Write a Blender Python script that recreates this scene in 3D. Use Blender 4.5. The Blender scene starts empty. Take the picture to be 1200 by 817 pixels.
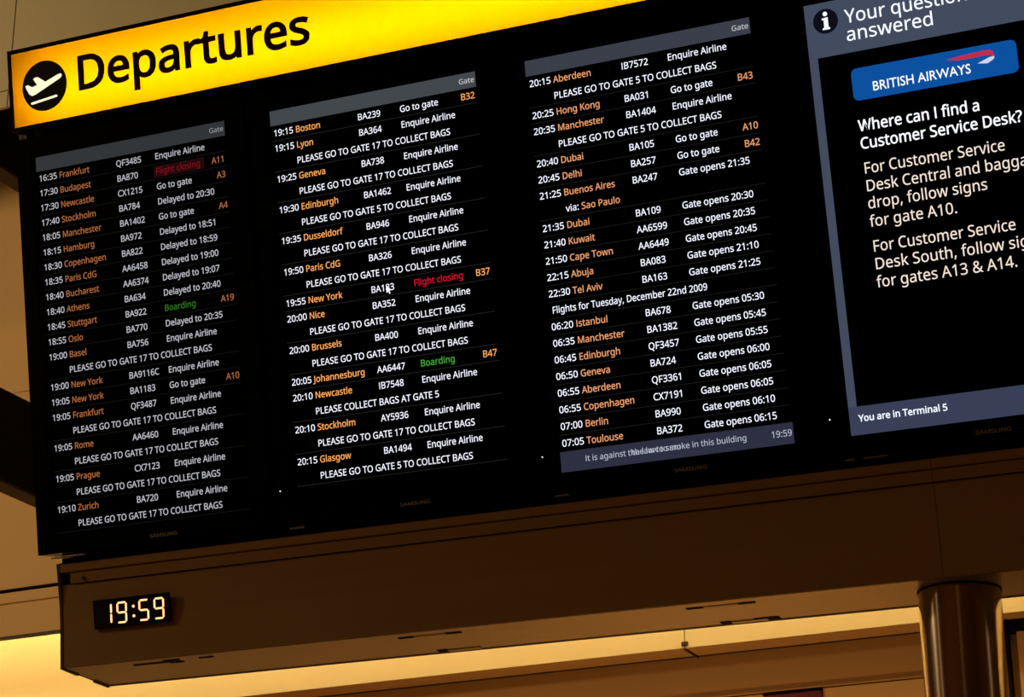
import bpy, bmesh, math, random
from mathutils import Vector, Matrix
R = math.radians
C = bpy.context.collection
SC = bpy.context.scene

# ------------------------------------------------------------------ camera
CAM_POS = Vector((1.84557, -4.67675, 1.6))
right = Vector((0.92528942, 0.37925914, -0.00141206))
down = Vector((-0.13793874, 0.33306025, -0.93276137))
fwd = Vector((-0.35328798, 0.863269, 0.36049165))
cd = bpy.data.cameras.new('camera')
cam = bpy.data.objects.new('camera', cd)
C.objects.link(cam)
m3 = Matrix((right, -down, -fwd)).transposed()
cam.matrix_world = Matrix.Translation(CAM_POS) @ m3.to_4x4()
cd.sensor_fit = 'HORIZONTAL'
cd.sensor_width = 36.0
cd.lens = 36.0 * 2644.62 / 1200.0
cd.clip_start = 0.05
SC.camera = cam

# ------------------------------------------------------------------ exposure and world
SC.view_settings.view_transform = 'Standard'
SC.view_settings.look = 'None'
SC.view_settings.exposure = 0.0
SC.view_settings.gamma = 1.0
SC.view_settings.use_curve_mapping = False
wd = bpy.data.worlds.new('hall_gloom')
SC.world = wd
wd.use_nodes = True
bgn = wd.node_tree.nodes['Background']
bgn.inputs[0].default_value = (1.0, 0.62, 0.28, 1)
bgn.inputs[1].default_value = 0.012


def lamp(name, kind, loc, target, energy, col, size=0.3, spot=None, size_y=None):
    ld = bpy.data.lights.new(name, kind)
    ld.energy = energy
    ld.color = col
    if kind == 'AREA':
        ld.size = size
        if size_y:
            ld.shape = 'RECTANGLE'
            ld.size_y = size_y
    elif kind == 'SPOT':
        ld.shadow_soft_size = size
        ld.spot_size = R(spot)
        ld.spot_blend = 0.6
    else:
        ld.shadow_soft_size = size
    o = bpy.data.objects.new(name, ld)
    C.objects.link(o)
    o.location = loc
    d = Vector(target) - Vector(loc)
    o.rotation_euler = d.to_track_quat('-Z', 'Y').to_euler()
    return o


WARM = (1.0, 0.60, 0.23)
WARM2 = (1.0, 0.74, 0.41)
lamp('hall_downlight', 'AREA', (-4.9, -1.2, 5.0), (-3.6, 1.7, 5), 64, WARM2, 0.5)
lamp('hall_downlight', 'AREA', (-7.5, -5.0, 8.6), (-6.5, -3.0, 0), 70, WARM, 0.8)
lamp('column_streak_lamp', 'AREA', (-10.7, -3.4, 5.2), (0, 0, 4.0), 8, WARM2, 0.9, size_y=4.5)  # these tall lamps are added out of view to streak the column
lamp('column_streak_lamp', 'AREA', (-9.6, -6.6, 5.2), (0, 0, 4.0), 5, WARM2, 0.8, size_y=4.5)
lamp('column_streak_lamp', 'AREA', (2.0, -11.0, 5.2), (0, 0, 4.0), 1.0, WARM, 1.2, size_y=4.5)
lamp('column_streak_lamp', 'AREA', (10.5, -1.0, 5.2), (0, 0, 4.0), 4, WARM2, 0.9, size_y=4.5)
lamp('back_wall_fill_light', 'AREA', (-0.5, 1.9, 1.2), (-0.5, 3.1, 2.6), 21, WARM, 0.3, size_y=0.3)  # added out of view to brighten the back wall and soffit


# ------------------------------------------------------------------ colour and materials
def lin(r, g, b, k=1.0):
    f = lambda c: ((c / 255.0) / 12.92 if c / 255.0 <= 0.04045 else ((c / 255.0 + 0.055) / 1.055) ** 2.4)
    return (f(r) * k, f(g) * k, f(b) * k, 1.0)


def pbr(name, col, rough=0.5, metal=0.0, spec=0.5, noise=0.0, scale=8.0, bump=0.0, stretch=None, aniso=0.0):
    m = bpy.data.materials.new(name)
    m.use_nodes = True
    nt = m.node_tree
    b = nt.nodes['Principled BSDF']
    b.inputs['Base Color'].default_value = col
    b.inputs['Roughness'].default_value = rough
    b.inputs['Metallic'].default_value = metal
    b.inputs['Specular IOR Level'].default_value = spec
    if aniso:
        b.inputs['Anisotropic'].default_value = aniso
    if noise or bump:
        tc = nt.nodes.new('ShaderNodeTexCoord')
        mp = nt.nodes.new('ShaderNodeMapping')
        if stretch:
            mp.inputs['Scale'].default_value = stretch
        nz = nt.nodes.new('ShaderNodeTexNoise')
        nz.inputs['Scale'].default_value = scale
        nz.inputs['Detail'].default_value = 4
        nt.links.new(tc.outputs['Object'], mp.inputs['Vector'])
        nt.links.new(mp.outputs['Vector'], nz.inputs['Vector'])
        if noise:
            mr = nt.nodes.new('ShaderNodeMapRange')
            mr.inputs['From Min'].default_value = 0.3
            mr.inputs['From Max'].default_value = 0.7
            mr.inputs['To Min'].default_value = 1 - noise
            mr.inputs['To Max'].default_value = 1 + noise
            vm = nt.nodes.new('ShaderNodeVectorMath')
            vm.operation = 'SCALE'
            vm.inputs[0].default_value = col[:3]
            nt.links.new(nz.outputs['Fac'], mr.inputs['Value'])
            nt.links.new(mr.outputs['Result'], vm.inputs['Scale'])
            nt.links.new(vm.outputs['Vector'], b.inputs['Base Color'])
        if bump:
            bp = nt.nodes.new('ShaderNodeBump')
            bp.inputs['Strength'].default_value = bump
            bp.inputs['Distance'].default_value = 0.01
            nt.links.new(nz.outputs['Fac'], bp.inputs['Height'])
            nt.links.new(bp.outputs['Normal'], b.inputs['Normal'])
    return m


def glow(name, col, strength=1.0, sample=False):
    m = bpy.data.materials.new(name)
    m.use_nodes = True
    nt = m.node_tree
    b = nt.nodes['Principled BSDF']
    b.inputs['Base Color'].default_value = (0.01, 0.01, 0.01, 1)
    b.inputs['Specular IOR Level'].default_value = 0.1
    b.inputs['Roughness'].default_value = 0.6
    b.inputs['Emission Color'].default_value = col
    b.inputs['Emission Strength'].default_value = strength
    if not sample:
        m.cycles.emission_sampling = 'NONE'
    return m


def translucent(name, col):
    m = bpy.data.materials.new(name)
    m.use_nodes = True
    nt = m.node_tree
    nt.nodes.remove(nt.nodes['Principled BSDF'])
    t = nt.nodes.new('ShaderNodeBsdfTranslucent')
    t.inputs['Color'].default_value = col
    d = nt.nodes.new('ShaderNodeBsdfDiffuse')
    d.inputs['Color'].default_value = (col[0] * .5, col[1] * .5, col[2] * .5, 1)
    mx = nt.nodes.new('ShaderNodeMixShader')
    mx.inputs[0].default_value = 0.15
    nt.links.new(t.outputs[0], mx.inputs[1])
    nt.links.new(d.outputs[0], mx.inputs[2])
    nt.links.new(mx.outputs[0], nt.nodes['Material Output'].inputs['Surface'])
    return m


M_bezel = pbr('black_gloss_plastic', lin(4, 3, 3), 0.32, spec=0.04)
M_backing = pbr('black_matt_backing', lin(5, 4, 4), 0.8, spec=0.03)
M_panel = pbr('screen_glass_black', lin(2, 2, 4), 0.3, spec=0.03)
M_logo = pbr('maker_name_print', lin(165, 140, 118), 0.5, spec=0.2)
M_metal = pbr('grey_metal', lin(150, 145, 135), 0.35, metal=0.8)
M_hous = pbr('bronze_tan_painted_metal', lin(150, 112, 66), 0.42, spec=0.3, noise=0.04, scale=1.5)
M_soffit = pbr('satin_metal_underside', lin(150, 134, 124), 0.26, metal=0.45, spec=0.5, noise=0.05, scale=1.5)
M_dark = pbr('dark_brown_edging', lin(38, 22, 15), 0.6)
M_slot = pbr('black_slot', lin(12, 7, 5), 0.8, spec=0.1)
M_wall = pbr('tan_wall_panel', lin(212, 172, 116), 0.75, spec=0.15, noise=0.03, scale=0.8)
M_upper = pbr('grey_tan_panel', lin(186, 174, 138), 0.7, spec=0.2, noise=0.03, scale=0.8)
M_cream = pbr('cream_wall_paint', lin(218, 204, 154), 0.8, spec=0.1)
M_brown = pbr('brown_wall_panel', lin(176, 134, 84), 0.75, spec=0.15, noise=0.05, scale=1.2)
M_black = pbr('black_painted_steel', lin(13, 10, 9), 0.75, spec=0.1)
M_steel = pbr('brushed_steel', lin(190, 170, 150), 0.15, metal=1.0, bump=0.02, scale=30, stretch=(1.0, 1.0, 0.01))
M_floor = pbr('pale_stone_floor', lin(190, 175, 150), 0.35, noise=0.08, scale=1.2)
M_ceil = pbr('white_ceiling', lin(120, 110, 95), 0.85)
M_red = pbr('dark_red_board', lin(105, 14, 18), 0.5)
M_inner = pbr('white_box_lining', lin(240, 240, 235), 0.85)
M_frame = pbr('dark_brown_sign_frame', lin(18, 5, 5), 0.6, spec=0.04)
M_ink = pbr('dark_sign_lettering', lin(28, 10, 12), 0.6, spec=0.1)
M_disc = pbr('navy_black_disc', lin(14, 8, 18), 0.6, spec=0.1)
M_sign = translucent('yellow_acrylic', (0.98, 0.60, 0.003, 1))
M_tube = glow('sign_tube_light', (1.0, 0.93, 0.75, 1), 18.0, True)
M_picto = glow('cream_backlit_pictogram', lin(255, 246, 205), 1.05)
M_cove = glow('cove_strip_light', (1.0, 0.77, 0.41, 1), 26.5, True)
M_led = glow('amber_led_segment', (1.7, 0.80, 0.34, 1), 1.2)
M_win = pbr('clock_window_black', lin(14, 5, 6), 0.4, spec=0.2)


# ------------------------------------------------------------------ mesh helpers
def obj(name, bm, mats, parent=None):
    me = bpy.data.meshes.new(name)
    bmesh.ops.recalc_face_normals(bm, faces=bm.faces)
    bm.to_mesh(me)
    bm.free()
    for m in (mats if isinstance(mats, (list, tuple)) else [mats]):
        me.materials.append(m)
    o = bpy.data.objects.new(name, me)
    C.objects.link(o)
    if parent:
        o.parent = parent
    return o


def empty(name, loc, rot=(0, 0, 0)):
    o = bpy.data.objects.new(name, None)
    o.empty_display_size = 0.1
    C.objects.link(o)
    o.location = loc
    o.rotation_euler = rot
    return o


def tag(o, label, cat, group=None):
    o['label'] = label
    o['category'] = cat
    if group:
        o['group'] = group
    return o


def struct(o):
    o['kind'] = 'structure'
    return o


def add_box(bm, x0, x1, y0, y1, z0, z1, bevel=0.0):
    vs = [bm.verts.new((x, y, z)) for x in (x0, x1) for y in (y0, y1) for z in (z0, z1)]
    fs = []
    for q in ((0, 1, 3, 2), (4, 6, 7, 5), (0, 4, 5, 1), (2, 3, 7, 6), (0, 2, 6, 4), (1, 5, 7, 3)):
        fs.append(bm.faces.new([vs[i] for i in q]))
    if bevel:
        es = list({e for f in fs for e in f.edges})
        bmesh.ops.bevel(bm, geom=es, offset=bevel, segments=2, affect='EDGES', profile=0.5)


def box(*a, bevel=0.0):
    bm = bmesh.new()
    add_box(bm, *a, bevel=bevel)
    return bm


def prism(bm, pts, y0, y1, mi=0):
    """closed outline pts = [(x, z)...] extruded along y"""
    a = [bm.verts.new((x, y0, z)) for x, z in pts]
    b = [bm.verts.new((x, y1, z)) for x, z in pts]
    n = len(pts)
    fs = [bm.faces.new(a), bm.faces.new(list(reversed(b)))]
    for i in range(n):
        fs.append(bm.faces.new((a[i], b[i], b[(i + 1) % n], a[(i + 1) % n])))
    for f in fs:
        f.material_index = mi


def extrude_x(bm, prof, x0, x1, closed=True):
    """profile [(y, z)...] extruded along x"""
    a = [bm.verts.new((x0, y, z)) for y, z in prof]
    b = [bm.verts.new((x1, y, z)) for y, z in prof]
    n = len(prof)
    for i in range(n):
        bm.faces.new((a[i], a[(i + 1) % n], b[(i + 1) % n], b[i]))
    bm.faces.new(a)
    bm.faces.new(list(reversed(b)))


def ring_frame(bm, x0, x1, z0, z1, w, y0, y1, bevel=0.0):
    """rectangular frame (picture-frame) of rim width w, from y0 (front) to y1"""
    def rect(a, b, c, d, y):
        return [bm.verts.new((a, y, c)), bm.verts.new((b, y, c)), bm.verts.new((b, y, d)), bm.verts.new((a, y, d))]
    of, inf = rect(x0, x1, z0, z1, y0), rect(x0 + w, x1 - w, z0 + w, z1 - w, y0)
    ob, inb = rect(x0, x1, z0, z1, y1), rect(x0 + w, x1 - w, z0 + w, z1 - w, y1)
    for i in range(4):
        j = (i + 1) % 4
        bm.faces.new((of[i], of[j], inf[j], inf[i]))
        bm.faces.new((ob[j], ob[i], inb[i], inb[j]))
        bm.faces.new((of[j], of[i], ob[i], ob[j]))
        bm.faces.new((inf[i], inf[j], inb[j], inb[i]))


def rounded(x0, x1, z0, z1, r, n=6):
    p = []
    for cx, cz, a0 in ((x1 - r, z1 - r, 0), (x0 + r, z1 - r, 90), (x0 + r, z0 + r, 180), (x1 - r, z0 + r, 270)):
        for i in range(n + 1):
            a = R(a0 + 90 * i / n)
            p.append((cx + r * math.cos(a), cz + r * math.sin(a)))
    return p


def circle(cx, cz, r, n=48):
    return [(cx + r * math.cos(2 * math.pi * i / n), cz + r * math.sin(2 * math.pi * i / n)) for i in range(n)]


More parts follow.
